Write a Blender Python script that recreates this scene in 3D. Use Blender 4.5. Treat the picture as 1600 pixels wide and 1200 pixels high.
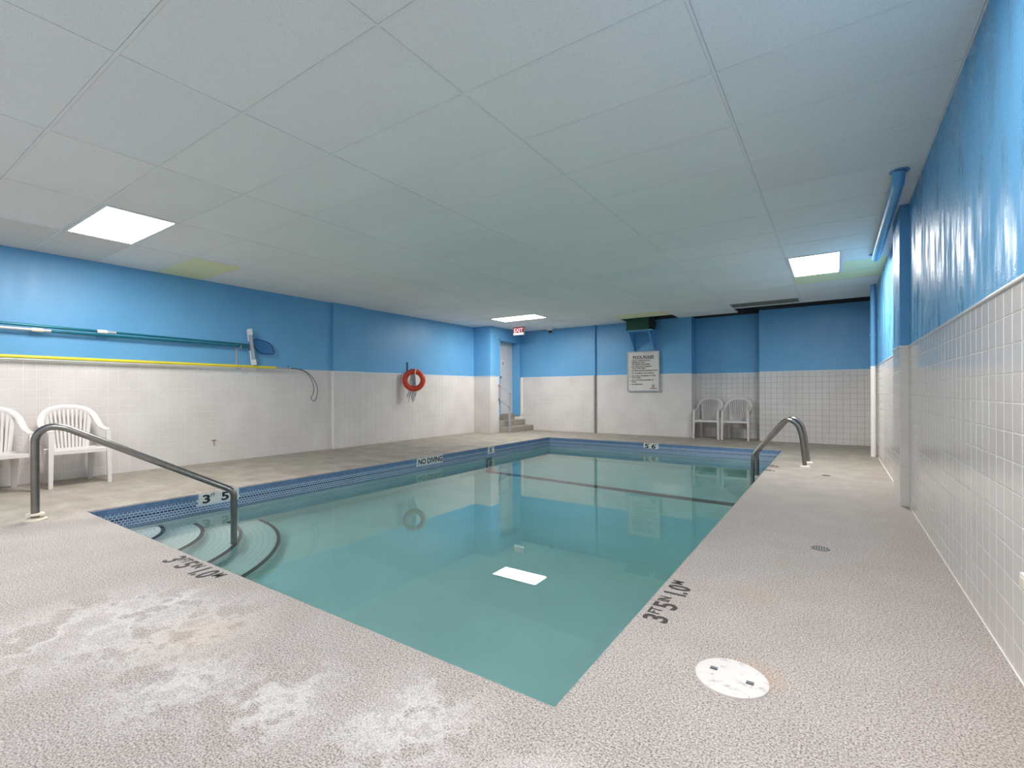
import bpy, bmesh, math, random
import numpy as np
from mathutils import Vector, Matrix
random.seed(7); rng = np.random.default_rng(7)
S = bpy.context.scene
for o in list(bpy.data.objects): bpy.data.objects.remove(o)
COL = S.collection

# ---------------------------------------------------------------- camera
CAM_H = 1.0325
FPX, HOR, YAW, ROLL = 746.2, 612.3, math.radians(34.09), -0.0038   # in 1600x1200 pixels
cd = bpy.data.cameras.new('camera'); cam = bpy.data.objects.new('camera', cd); COL.objects.link(cam)
cd.sensor_fit = 'HORIZONTAL'; cd.sensor_width = 36; cd.lens = 36 * FPX / 1600
cd.shift_y = (HOR - 600) / 1600; cd.clip_start = 0.02; cd.clip_end = 60
cam.matrix_world = Matrix.Translation((0, 0, CAM_H)) @ (Matrix.Rotation(YAW, 4, 'Z') @ Matrix.Rotation(math.pi / 2, 4, 'X') @ Matrix.Rotation(ROLL, 4, 'Z'))
S.camera = cam
# ---------------------------------------------------------------- world, exposure
W = bpy.data.worlds.new('world'); S.world = W; W.use_nodes = True
W.node_tree.nodes['Background'].inputs[0].default_value = (0.6, 0.65, 0.7, 1)
W.node_tree.nodes['Background'].inputs[1].default_value = 0.05
S.view_settings.view_transform = 'Standard'; S.view_settings.look = 'None'
S.view_settings.exposure = 0.36; S.view_settings.gamma = 1.0; S.view_settings.use_curve_mapping = False
LAMP_W = 62.0            # watts of one ceiling fixture
LAMP_COL = (1.0, 0.965, 0.93)
S.cycles.use_denoising = True
S.cycles.max_bounces = 12; S.cycles.diffuse_bounces = 6; S.cycles.glossy_bounces = 5
S.cycles.transmission_bounces = 10; S.cycles.transparent_max_bounces = 12
S.cycles.sample_clamp_indirect = 30.0; S.cycles.blur_glossy = 0.5
S.cycles.caustics_refractive = True; S.cycles.caustics_reflective = False

# ---------------------------------------------------------------- room numbers (metres)
WL, WR, WF, WN = -7.66, 0.545, 11.04, -1.35      # wall planes: left, right, far, near
CZ = 2.686                                        # suspended ceiling
TP = 0.1095; TR = 13; TZ = TP * TR                # wall tile pitch, rows, top of the tiling
PXL, PXR, PY0, PYF = -5.437, -0.771, 1.380, 9.524 # pool edges
ZW = -0.20                                        # water level

# ---------------------------------------------------------------- helpers
def lin(r, g=None, b=None):
    if g is None: r, g, b = r
    f = lambda c: (c / 255 / 12.92) if c / 255 <= 0.04045 else ((c / 255 + 0.055) / 1.055) ** 2.4
    return (f(r), f(g), f(b), 1.0)

def link(o, parent=None):
    COL.objects.link(o)
    if parent is not None: o.parent = parent
    return o

def tag(o, label=None, cat=None, group=None, kind=None):
    if label: o['label'] = label
    if cat: o['category'] = cat
    if group: o['group'] = group
    if kind: o['kind'] = kind
    return o

def empty(name, loc=(0, 0, 0), rz=0.0):
    o = bpy.data.objects.new(name, None); o.empty_display_size = 0.1
    o.location = loc; o.rotation_euler = (0, 0, rz)
    return link(o)

class MB:
    """collects shapes; build() links them as one mesh object"""
    def __init__(s): s.v = []; s.f = []; s.m = []
    def add(s, vs, fs, mi=0):
        n = len(s.v); s.v += [tuple(p) for p in vs]; s.f += [tuple(i + n for i in f) for f in fs]; s.m += [mi] * len(fs); return s
    def box(s, x0, x1, y0, y1, z0, z1, mi=0):
        vs = [(x, y, z) for z in (z0, z1) for y in (y0, y1) for x in (x0, x1)]
        return s.add(vs, [(0, 2, 3, 1), (4, 5, 7, 6), (0, 1, 5, 4), (2, 6, 7, 3), (0, 4, 6, 2), (1, 3, 7, 5)], mi)
    def prism(s, pts, a, b, axis='z', mi=0):
        n = len(pts)
        mk = {'z': lambda p, t: (p[0], p[1], t), 'y': lambda p, t: (p[0], t, p[1]), 'x': lambda p, t: (t, p[0], p[1])}[axis]
        vs = [mk(p, a) for p in pts] + [mk(p, b) for p in pts]
        fs = [tuple(range(n - 1, -1, -1)), tuple(range(n, 2 * n))] + [(i, (i + 1) % n, n + (i + 1) % n, n + i) for i in range(n)]
        return s.add(vs, fs, mi)
    def sweep(s, path, prof, side=None, closed=False, cap=True, mi=0, scale=None):
        """prof: 2D points (a along 'side', b along the normal)"""
        P = [Vector(p) for p in path]; n = len(P); k = len(prof); vs = []; last = None
        for i, p in enumerate(P):
            if closed: t = P[(i + 1) % n] - P[i - 1]
            else: t = P[min(i + 1, n - 1)] - P[max(i - 1, 0)]
            t.normalize()
            if side is not None: a = Vector(side) - t * t.dot(Vector(side))
            elif last is None:
                h = Vector((0, 0, 1)) if abs(t.z) < 0.9 else Vector((1, 0, 0)); a = h.cross(t)
            else: a = last - t * last.dot(t)
            a.normalize(); last = a; b = t.cross(a); sc = scale[i] if scale else 1
            vs += [p + a * (q[0] * sc) + b * (q[1] * sc) for q in prof]
        fs = []
        for i in range(n if closed else n - 1):
            j = (i + 1) % n
            fs += [(i * k + c, i * k + (c + 1) % k, j * k + (c + 1) % k, j * k + c) for c in range(k)]
        if cap and not closed: fs += [tuple(range(k - 1, -1, -1)), tuple((n - 1) * k + c for c in range(k))]
        return s.add(vs, fs, mi)
    def tube(s, path, r, seg=12, closed=False, mi=0, scale=None, cap=True):
        return s.sweep(path, [(r * math.cos(2 * math.pi * c / seg), r * math.sin(2 * math.pi * c / seg)) for c in range(seg)], None, closed, cap, mi, scale)
    def lathe(s, prof, c=(0, 0, 0), seg=32, mi=0):
        k = len(prof); vs = []; fs = []
        for i in range(seg):
            t = 2 * math.pi * i / seg
            vs += [(c[0] + r * math.cos(t), c[1] + r * math.sin(t), c[2] + z) for r, z in prof]
        for i in range(seg):
            j = (i + 1) % seg
            fs += [(i * k + q, j * k + q, j * k + q + 1, i * k + q + 1) for q in range(k - 1)]
        return s.add(vs, fs, mi)
    def build(s, name, mats, parent=None, smooth=False, bevel=0, loc=None, angle=40):
        me = bpy.data.meshes.new(name); me.from_pydata(s.v, [], s.f)
        mats = mats if isinstance(mats, (list, tuple)) else [mats]
        for m in mats: me.materials.append(m)
        me.polygons.foreach_set('material_index', s.m); me.update()
        bm = bmesh.new(); bm.from_mesh(me); bmesh.ops.remove_doubles(bm, verts=bm.verts, dist=1e-6); bmesh.ops.recalc_face_normals(bm, faces=bm.faces)
        if bevel: bmesh.ops.bevel(bm, geom=list(bm.edges), offset=bevel, segments=2, affect='EDGES', profile=0.6, clamp_overlap=True)
        bm.to_mesh(me); bm.free()
        if smooth:
            for p in me.polygons: p.use_smooth = True
            try: me.set_sharp_from_angle(angle=math.radians(angle))
            except Exception: pass
        o = bpy.data.objects.new(name, me)
        if loc: o.location = loc
        return link(o, parent)

def raw(name, vs, fs, mat, parent=None):
    me = bpy.data.meshes.new(name); me.from_pydata(vs, [], fs); me.materials.append(mat); me.update()
    return link(bpy.data.objects.new(name, me), parent)

def arc(cx, cz, r, a0, a1, n):
    return [(cx + r * math.cos(math.radians(a0 + (a1 - a0) * i / n)), cz + r * math.sin(math.radians(a0 + (a1 - a0) * i / n))) for i in range(n + 1)]

def smooth_path(pts, n=6):
    """Catmull-Rom through the points"""
    P = [Vector(p) for p in pts]; P = [P[0] * 2 - P[1]] + P + [P[-1] * 2 - P[-2]]; out = []
    for i in range(1, len(P) - 2):
        for k in range(n):
            t = k / n; a, b, c, d = P[i - 1], P[i], P[i + 1], P[i + 2]
            out.append(0.5 * ((2 * b) + (c - a) * t + (2 * a - 5 * b + 4 * c - d) * t * t + (3 * b - a - 3 * c + d) * t ** 3))
    return out + [P[-2]]

def fillet(pts, rad, n=7):
    """polyline with rounded corners; rad per inner corner"""
    P = [Vector(p) for p in pts]; out = [P[0]]
    for i in range(1, len(P) - 1):
        a = (P[i - 1] - P[i]).normalized(); b = (P[i + 1] - P[i]).normalized()
        ang = a.angle(b); d = rad[i - 1] / math.tan(ang / 2)
        s, e = P[i] + a * d, P[i] + b * d
        c = P[i] + (a + b).normalized() * (rad[i - 1] / math.sin(ang / 2))
        u, w = s - c, e - c; th = u.angle(w)
        for k in range(n + 1):
            t = k / n; out.append(c + (u * math.sin((1 - t) * th) + w * math.sin(t * th)) / math.sin(th))
    return out + [P[-1]]

def text(name, body, size, mat, parent, loc, xdir, ydir, align='LEFT', thick=0.0015, sx=1.0, bold=0.0):
    """flat lettering; xdir = reading direction, ydir = up of the letters"""
    cu = bpy.data.curves.new(name, 'FONT'); cu.body = body; cu.size = size; cu.align_x = align; cu.extrude = thick / 2
    cu.offset = bold; cu.resolution_u = 3
    t = bpy.data.objects.new(name + '_c', cu); COL.objects.link(t)
    bpy.context.view_layer.update()
    me = bpy.data.meshes.new_from_object(t.evaluated_get(bpy.context.evaluated_depsgraph_get()))
    bpy.data.objects.remove(t); bpy.data.curves.remove(cu)
    me.name = name; me.materials.clear(); me.materials.append(mat)
    X = Vector(xdir).normalized(); Y = Vector(ydir).normalized(); Z = X.cross(Y)
    M = Matrix((X * sx, Y, Z)).transposed().to_4x4(); M.translation = Vector(loc); me.transform(M)
    return link(bpy.data.objects.new(name, me), parent)

# ---------------------------------------------------------------- materials
class NT:
    def __init__(s, name):
        s.m = bpy.data.materials.new(name); s.m.use_nodes = True; s.t = s.m.node_tree; s.b = s.t.nodes['Principled BSDF']
    def n(s, typ, **kw):
        x = s.t.nodes.new(typ)
        for k, v in kw.items():
            if k.startswith('i_'):
                key = k[2:]; x.inputs[int(key) if key.isdigit() else key].default_value = v
            else: setattr(x, k, v)
        return x
    def l(s, a, b): s.t.links.new(a, b)
    def coord(s, scale=(1, 1, 1)):
        g = s.n('ShaderNodeNewGeometry'); mp = s.n('ShaderNodeMapping'); mp.inputs['Scale'].default_value = scale; s.l(g.outputs['Position'], mp.inputs[0]); return mp.outputs[0]
    def noise(s, scale, detail=3, rough=0.5, vec=None):
        x = s.n('ShaderNodeTexNoise'); x.inputs['Scale'].default_value = scale; x.inputs['Detail'].default_value = detail; x.inputs['Roughness'].default_value = rough
        s.l(vec if vec is not None else s.coord(), x.inputs['Vector']); return x.outputs[0]
    def ramp(s, fac, stops):
        r = s.n('ShaderNodeValToRGB'); e = r.color_ramp.elements
        while len(e) < len(stops): e.new(0.5)
        for q, (p, c) in zip(e, stops): q.position = p; q.color = c if len(c) == 4 else (*c, 1)
        s.l(fac, r.inputs[0]); return r.outputs[0]
    def mix(s, fac, a, b, mode='MIX'):
        x = s.n('ShaderNodeMix', data_type='RGBA', blend_type=mode)
        for sock, val in ((x.inputs[0], fac), (x.inputs[6], a), (x.inputs[7], b)):
            if hasattr(val, 'is_output'): s.l(val, sock)
            else: sock.default_value = val
        return x.outputs[2]
    def math(s, op, a, b=None):
        x = s.n('ShaderNodeMath', operation=op)
        for i, val in enumerate((a, b)):
            if val is None: continue
            if hasattr(val, 'is_output'): s.l(val, x.inputs[i])
            else: x.inputs[i].default_value = val
        return x.outputs[0]
    def bump(s, h, strength, dist):
        b = s.n('ShaderNodeBump'); b.inputs['Strength'].default_value = strength; b.inputs['Distance'].default_value = dist
        s.l(h, b.inputs['Height']); s.l(b.outputs[0], s.b.inputs['Normal'])
    def base(s, c):
        if hasattr(c, 'is_output'): s.l(c, s.b.inputs['Base Color'])
        else: s.b.inputs['Base Color'].default_value = c
    def p(s, **kw):
        for k, v in kw.items(): s.b.inputs[{'rough': 'Roughness', 'metal': 'Metallic', 'spec': 'Specular IOR Level', 'coat': 'Coat Weight', 'trans': 'Transmission Weight', 'ior': 'IOR', 'alpha': 'Alpha'}[k]].default_value = v
        return s

def plain(name, c, rough=0.5, metal=0.0, var=0.06, scale=8, bump=0.0, bscale=60, spec=0.5):
    t = NT(name); t.p(rough=rough, metal=metal, spec=spec)
    n = t.noise(scale, 4)
    lo = tuple(x * (1 - var) for x in c[:3]) + (1,); hi = tuple(min(1, x * (1 + var)) for x in c[:3]) + (1,)
    t.base(t.ramp(n, [(0.3, lo), (0.7, hi)]))
    if bump: t.bump(t.noise(bscale, 2), bump, 0.004)
    return t.m

def make_paint(name, r0, r1, peel, streak, spec=0.4, band=(0.3, 0.7)):
    t = NT(name); t.p(spec=spec)
    big = t.noise(1.4, 4)
    t.base(t.ramp(big, [(0.3, lin(98, 161, 206)), (0.7, lin(108, 170, 214))]))
    st = t.noise(1, 3, 0.6, t.coord((26, 26, 2.5))); fine = t.noise(120, 3, 0.6)
    t.bump(t.math('ADD', t.math('MULTIPLY', st, streak), t.math('MULTIPLY', fine, peel)), 0.5, 0.004)
    r = t.noise(1, 4, 0.65, t.coord((8, 8, 1.4))); mr = t.n('ShaderNodeMapRange'); mr.inputs[1].default_value = band[0]; mr.inputs[2].default_value = band[1]
    mr.inputs[3].default_value = r0; mr.inputs[4].default_value = r1; t.l(r, mr.inputs[0]); t.l(mr.outputs[0], t.b.inputs['Roughness'])
    return t.m
M_BLUE = make_paint('blue_wall_paint', 0.36, 0.48, 0.35, 0.12)
M_BLUE_G = make_paint('blue_gloss_paint', 0.2, 0.8, 1.3, 0.3, 0.25, (0.42, 0.62))
def make_tile():
    t = NT('white_glazed_tile'); t.p(rough=0.13, spec=0.5)
    t.base(t.ramp(t.noise(2.2, 3), [(0.3, lin(209, 203, 199)), (0.7, lin(219, 214, 210))]))
    t.bump(t.noise(9, 1), 0.05, 0.01); return t.m
M_TILE = make_tile()
M_GROUT = plain('pale_wall_grout', lin(232, 227, 223), 0.85, var=0.04)
M_GROUT_D = plain('grey_wall_grout', lin(158, 153, 150), 0.85, var=0.08)
M_TRIM = plain('white_tile_trim', lin(236, 232, 228), 0.2, var=0.02)

def make_deck():
    t = NT('aggregate_deck'); t.p(rough=0.7, spec=0.3)
    c = t.coord(); sep = t.n('ShaderNodeSeparateXYZ'); t.l(c, sep.inputs[0])
    X, Y = sep.outputs[0], sep.outputs[1]
    fine = t.noise(160, 2, 0.7); mid = t.noise(70, 3, 0.6); big = t.noise(1.1, 5, 0.55); broad = t.noise(3.5, 5, 0.6)
    peb = t.ramp(fine, [(0.36, lin(78, 72, 70)), (0.5, lin(176, 167, 161)), (0.62, lin(210, 202, 197))])
    peb = t.mix(0.25, peb, t.ramp(mid, [(0.35, lin(138, 128, 123)), (0.65, lin(202, 192, 186))]))
    peb = t.mix(0.5, peb, t.ramp(broad, [(0.3, (0.82, 0.80, 0.76, 1)), (0.65, (1, 1, 1, 1))]), 'MULTIPLY')
    con = t.ramp(broad, [(0.25, lin(134, 128, 117)), (0.55, lin(157, 150, 138)), (0.8, lin(174, 167, 155))])
    con = t.mix(0.6, con, t.ramp(t.noise(1, 4, 0.6, t.coord((2, 9, 1))), [(0.3, (0.78, 0.77, 0.75, 1)), (0.62, (1, 1, 1, 1))]), 'MULTIPLY')
    con = t.mix(0.12, con, peb)
    def mask(v, a, b):
        mr = t.n('ShaderNodeMapRange'); mr.inputs[1].default_value = a; mr.inputs[2].default_value = b; t.l(v, mr.inputs[0]); return mr.outputs[0]
    wob = t.math('MULTIPLY', t.math('SUBTRACT', broad, 0.5), 0.5)
    left = mask(t.math('ADD', X, wob), -5.25, -5.6)
    far = mask(t.math('ADD', Y, t.math('MULTIPLY', wob, 4)), 4.0, 8.6)
    k = t.math('MAXIMUM', left, far)
    col = t.mix(k, peb, con)
    # lime bloom and dried puddle edges on the near deck
    def spot(px, py, r):
        d = t.n('ShaderNodeVectorMath', operation='DISTANCE'); t.l(c, d.inputs[0]); d.inputs[1].default_value = (px, py, 0); return mask(d.outputs['Value'], r, r * 0.25)
    sp = None
    for q in ((-1.12, 1.06, 0.34), (-1.55, 0.88, 0.3), (-2.72, 0.72, 0.55), (-2.35, 0.9, 0.45), (-1.95, 0.74, 0.3), (-2.7, 1.05, 0.22), (-0.62, 1.0, 0.25)):
        v = spot(*q); sp = v if sp is None else t.math('MAXIMUM', sp, v)
    dist = t.noise(3.2, 7, 0.68)
    cr = t.ramp(dist, [(0.44, (0, 0, 0, 1)), (0.5, (1, 1, 1, 1)), (0.53, (0.45, 0.45, 0.45, 1)), (0.66, (0.15, 0.15, 0.15, 1))])
    col = t.mix(t.math('MULTIPLY', t.math('MULTIPLY', sp, cr), 0.5), col, lin(236, 230, 227))
    col = t.mix(t.math('MULTIPLY', spot(-2.25, 0.96, 0.3), 0.25), col, lin(186, 160, 130))
    col = t.mix(t.math('MULTIPLY', spot(-0.34, 2.69, 0.22), 0.22), col, lin(172, 150, 122))
    rust = t.math('MULTIPLY', spot(-0.25, 1.93, 0.13), 0.3); col = t.mix(rust, col, lin(190, 140, 90))
    t.base(col)
    h = t.math('MULTIPLY', t.math('ADD', fine, t.math('MULTIPLY', mid, 0.7)), t.math('SUBTRACT', 1.0, t.math('MULTIPLY', k, 0.8)))
    t.bump(h, 0.35, 0.004); return t.m
M_DECK = make_deck()
M_CONC = plain('grey_concrete', lin(158, 152, 142), 0.85, var=0.12, scale=14, bump=0.3, bscale=140)

def make_panel(name, c):
    t = NT(name); t.p(rough=0.85, spec=0.2)
    v = t.noise(60, 4, 0.7); fl = t.noise(230, 1)
    col = t.ramp(fl, [(0.30, tuple(x * 0.72 for x in c[:3]) + (1,)), (0.38, c)])
    col = t.mix(0.5, col, t.ramp(t.noise(0.9, 3), [(0.3, (0.92, 0.92, 0.92, 1)), (0.7, (1, 1, 1, 1))]), 'MULTIPLY')
    t.base(col); t.bump(v, 0.25, 0.002); return t.m
M_PANEL = make_panel('acoustic_panel', lin(240, 240, 238)); M_PANEL_B = make_panel('acoustic_panel_grey', lin(237, 237, 236))
M_PANEL_Y = make_panel('acoustic_panel_yellowed', lin(238, 238, 196)); M_PANEL_T = make_panel('acoustic_panel_tan', lin(228, 223, 217))
M_BAR = plain('white_ceiling_bar', lin(233, 233, 231), 0.5, var=0.02)
M_PLENUM = plain('dark_plenum', lin(62, 64, 66), 0.9)
M_PLASTER = plain('pale_pool_plaster', lin(238, 243, 240), 0.6, var=0.05, scale=1.5)
def make_tread():
    t = NT('white_step_tile'); t.p(rough=0.4)
    g = t.n('ShaderNodeNewGeometry'); mp = t.n('ShaderNodeMapping'); mp.inputs['Location'].default_value = (-PXL, -PY0, 0); mp.inputs['Scale'].default_value = (1, 1, 0)
    t.l(g.outputs[0], mp.inputs[0])
    ln = t.n('ShaderNodeVectorMath', operation='LENGTH'); t.l(mp.outputs[0], ln.inputs[0])
    fr = t.math('FRACT', t.math('MULTIPLY', ln.outputs['Value'], 19.0))
    t.base(t.ramp(fr, [(0.0, lin(165, 180, 182)), (0.1, lin(232, 236, 234)), (0.95, lin(232, 236, 234))])); return t.m
M_TREAD = make_tread()
M_NOSE = plain('black_nosing', lin(38, 42, 46), 0.5)
def make_mosaic(name, a, b):
    t = NT(name); t.p(rough=0.18); w = t.n('ShaderNodeTexWhiteNoise'); mp = t.coord((31, 31, 40)); sn = t.n('ShaderNodeVectorMath', operation='FLOOR'); t.l(mp, sn.inputs[0]); t.l(sn.outputs[0], w.inputs[0])
    t.base(t.ramp(w.outputs[0], [(0.0, a), (1.0, b)])); return t.m
M_MOS = make_mosaic('blue_mosaic', lin(96, 124, 160), lin(116, 144, 178)); M_MOS_SHADE = make_mosaic('shadow_line_mosaic', lin(50, 72, 112), lin(60, 84, 126))  # the darker mosaic has the band's shadow line put into its colour
M_MGR = plain('white_mosaic_grout', lin(214, 224, 232), 0.8, var=0.05); M_MGRD = plain('blue_mosaic_grout', lin(112, 140, 178), 0.8, var=0.12, scale=20)
M_STEEL = plain('brushed_steel', lin(140, 138, 134), 0.3, 1.0, var=0.1, scale=20)
M_CHAIR = plain('white_resin', lin(214, 208, 205), 0.4, var=0.03)
M_WHITE = plain('white_plastic', lin(232, 230, 226), 0.4, var=0.03)
M_IVORY = plain('ivory_plastic', lin(226, 218, 200), 0.45, var=0.05)
M_BLACK = plain('black_paint', lin(34, 32, 34), 0.6, var=0.1)
M_STENCIL = plain('worn_black_stencil', lin(66, 60, 60), 0.75, var=0.35, scale=120)
M_STENCIL_F = plain('faded_stencil', lin(140, 126, 116), 0.8, var=0.2, scale=120)
M_DARKGREY = plain('dark_grey_metal', lin(84, 86, 88), 0.5)
M_TEAL = plain('teal_pole', lin(22, 112, 128), 0.25, 0.3)
M_YEL = plain('yellow_pole', lin(228, 212, 52), 0.35)
M_ALU = plain('aluminium_pole', lin(208, 208, 210), 0.3, 0.5)
M_ORANGE = plain('orange_ring', lin(206, 66, 40), 0.45, var=0.08)
M_ROPE = plain('white_rope', lin(176, 178, 184), 0.9)  # white rope, its colour greyed to carry the shading
M_NET = plain('blue_net', lin(22, 100, 165), 0.8); M_NET.node_tree.nodes['Principled BSDF'].inputs['Alpha'].default_value = 0.55; M_NAVY = plain('navy_plastic', lin(18, 50, 104), 0.4)
M_GP0 = plain('grey_print', lin(150, 150, 158), 0.8); M_DOOR = plain('grey_white_door', lin(208, 208, 210), 0.45, var=0.03, scale=2)
M_GREEN = plain('dark_green_metal', lin(14, 74, 52), 0.45)
M_RED = plain('red_sign', lin(176, 20, 34), 0.4); M_SIGN = plain('off_white_board', lin(214, 210, 204), 0.5, var=0.02)
M_INK = plain('brown_ink', lin(76, 60, 58), 0.7); M_INKR = plain('dark_red_ink', lin(110, 40, 60), 0.7)
M_VENT = plain('grey_vent_metal', lin(118, 120, 116), 0.5); M_RUST = plain('rust', lin(140, 116, 70), 0.9, var=0.3, scale=90)
def make_lid():
    t = NT('scuffed_white_lid'); t.p(rough=0.5)
    t.base(t.ramp(t.noise(26, 6, 0.7), [(0.32, lin(178, 168, 162)), (0.45, lin(216, 211, 207))])); return t.m
M_LID = make_lid()
def make_emit(name, c, e):
    t = NT(name); t.base(c); t.b.inputs['Emission Color'].default_value = c; t.b.inputs['Emission Strength'].default_value = e; return t.m
M_DIFF = make_emit('lit_diffuser', (1, 0.985, 0.97, 1), 6.0)
M_EXIT = make_emit('lit_exit_letters', (1, 0.75, 0.75, 1), 0.6); M_EXITW = make_emit('lit_exit_strip', (1, 0.95, 0.95, 1), 0.5)
M_EXITR = make_emit('lit_exit_red', lin(150, 8, 20), 0.35)
def make_water():
    t = NT('pool_water'); nt = t.t; nt.nodes.remove(t.b); out = nt.nodes['Material Output']
    g = t.n('ShaderNodeBsdfGlass'); g.inputs['Color'].default_value = (1, 1, 1, 1); g.inputs['Roughness'].default_value = 0.0; g.inputs['IOR'].default_value = 1.333
    t.l(g.outputs[0], out.inputs['Surface'])
    a = t.n('ShaderNodeVolumeAbsorption'); a.inputs['Color'].default_value = (0.32, 0.73, 0.72, 1); a.inputs['Density'].default_value = 0.54
    t.l(a.outputs[0], out.inputs['Volume']); return t.m
M_WATER = make_water()

# ---------------------------------------------------------------- wall tiling
TT = 0.0024
def tile_mesh(w, h):
    g, c = 0.0016, 0.0022
    a, b = w / 2 - g, h / 2 - g
    vs = [(x, 0, z) for x, z in ((-a, -b), (a, -b), (a, b), (-a, b))] + [(x, -TT, z) for x, z in ((-a + c, -b + c), (a - c, -b + c), (a - c, b - c), (-a + c, b - c))]
    fs = [(4, 5, 6, 7), (0, 1, 5, 4), (1, 2, 6, 5), (2, 3, 7, 6), (3, 0, 4, 7)]
    return vs, fs
_tm = None
def tiling(parent, org, theta, length, single=None, z0=0.0, rows=TR, skip=None, stuff_name='tile_field'):
    """tiles over a wall strip: org = start (x, y), theta = turn of the wall normal from -Y, runs along local +X"""
    global _tm
    if _tm is None:
        _tm = bpy.data.meshes.new('wall_tile'); v, f = tile_mesh(TP, TP); _tm.from_pydata(v, [], f); _tm.materials.append(M_TILE)
    R = Matrix.Rotation(theta, 3, 'Z'); O = Vector((org[0], org[1], 0)); V = []; Fq = []
    n = int(math.ceil(length / TP - 0.05))
    for c in range(n):
        w = min(TP, length - c * TP)
        if w < 0.012: continue
        for r in range(rows):
            u, z = c * TP + w / 2, z0 + (r + 0.5) * TP
            p = O + R @ Vector((u, 0, z))
            if skip and skip(p): continue
            if single and w > TP * 0.99 and single(p):
                o = bpy.data.objects.new('wall_tile', _tm); o.location = p
                o.rotation_euler = (random.gauss(0, 0.0016), 0, theta + random.gauss(0, 0.0016)); link(o, parent)
            else:
                v, f = tile_mesh(w, TP); k = len(V)
                V += [tuple(p + R @ Vector(q)) for q in v]; Fq += [tuple(i + k for i in q) for q in f]
    if V: tag(raw(stuff_name, V, Fq, M_TILE, parent), kind='stuff')

# ---------------------------------------------------------------- floor
def build_floor():
    m = MB(); x0, x1, y0, y1 = -8.2, 1.0, -1.8, 12.0; e = 0.014
    o = [(x0, y0, 0), (x1, y0, 0), (x1, y1, 0), (x0, y1, 0)]
    i1 = [(PXL - e, PY0 - e, 0), (PXR + e, PY0 - e, 0), (PXR + e, PYF + e, 0), (PXL - e, PYF + e, 0)]
    i1b = [(PXL - e * .3, PY0 - e * .3, -e * .3), (PXR + e * .3, PY0 - e * .3, -e * .3), (PXR + e * .3, PYF + e * .3, -e * .3), (PXL - e * .3, PYF + e * .3, -e * .3)]
    i2 = [(PXL, PY0, -e), (PXR, PY0, -e), (PXR, PYF, -e), (PXL, PYF, -e)]
    i3 = [(x, y, -0.05) for x, y, z in i2]
    fs = []
    for k in range(4):
        j = (k + 1) % 4
        fs += [(k, j, 4 + j, 4 + k), (4 + k, 4 + j, 8 + j, 8 + k), (8 + k, 8 + j, 12 + j, 12 + k), (12 + k, 12 + j, 16 + j, 16 + k)]
    m.add(o + i1 + i1b + i2 + i3, fs)
    f = m.build('floor', M_DECK); tag(f, 'speckled aggregate pool deck with white lime bloom', 'floor', kind='structure')
    ink = [('3FT5IN 1.0M', (-3.44, 1.235, 0.0008), (1, 0, 0), (0, 1, 0), M_STENCIL, 0.13, 0.62), ]
    return f
floor = build_floor()
def stencil(parts, org, xd, yd, mat, h):
    """painted depth text: big numerals, small raised unit letters"""
    p = Vector(org); X = Vector(xd); Y = Vector(yd)
    for st, w, big in parts:
        hh = h if big else h * 0.52
        o = text('deck_lettering', st, hh * 1.45, mat, floor, p + Y * (h - hh) + Vector((0, 0, 0.0012)), X, Y, sx=w, bold=0.0035 if big else 0.0015, thick=0.0008)
        d = [v.co.dot(X) for v in o.data.vertices]; o.data.transform(Matrix.Translation(X * (p.dot(X) - min(d))))
        p = p + X * (max(d) - min(d) + (0.05 if st == 'IN' else 0.013))
D35 = [('3', 0.95, 1), ('FT', 0.8, 0), ('5', 0.95, 1), ('IN', 0.8, 0), ('1', 0.8, 1), ('.', 0.8, 1), ('0', 0.85, 1), ('M', 0.9, 0)]
stencil(D35, (-3.43, 1.222, 0), (1, 0, 0), (0, 1, 0), M_STENCIL, 0.118)
stencil(D35, (-0.628, 2.135, 0), (0, 1, 0), (-1, 0, 0), M_STENCIL, 0.105)
stencil(D35, (-5.60, 2.68, 0), (0, -1, 0), (1, 0, 0), M_STENCIL_F, 0.105)
stencil([('5', 0.95, 1), ('FT', 0.9, 0)], (-0.645, 6.95, 0), (0, 1, 0), (-1, 0, 0), M_STENCIL, 0.11)
stencil([('1', 0.9, 1), ('.', 0.9, 1), ('5', 0.9, 1), ('M', 0.9, 0)], (-0.645, 7.32, 0), (0, 1, 0), (-1, 0, 0), M_STENCIL, 0.11)

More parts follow.
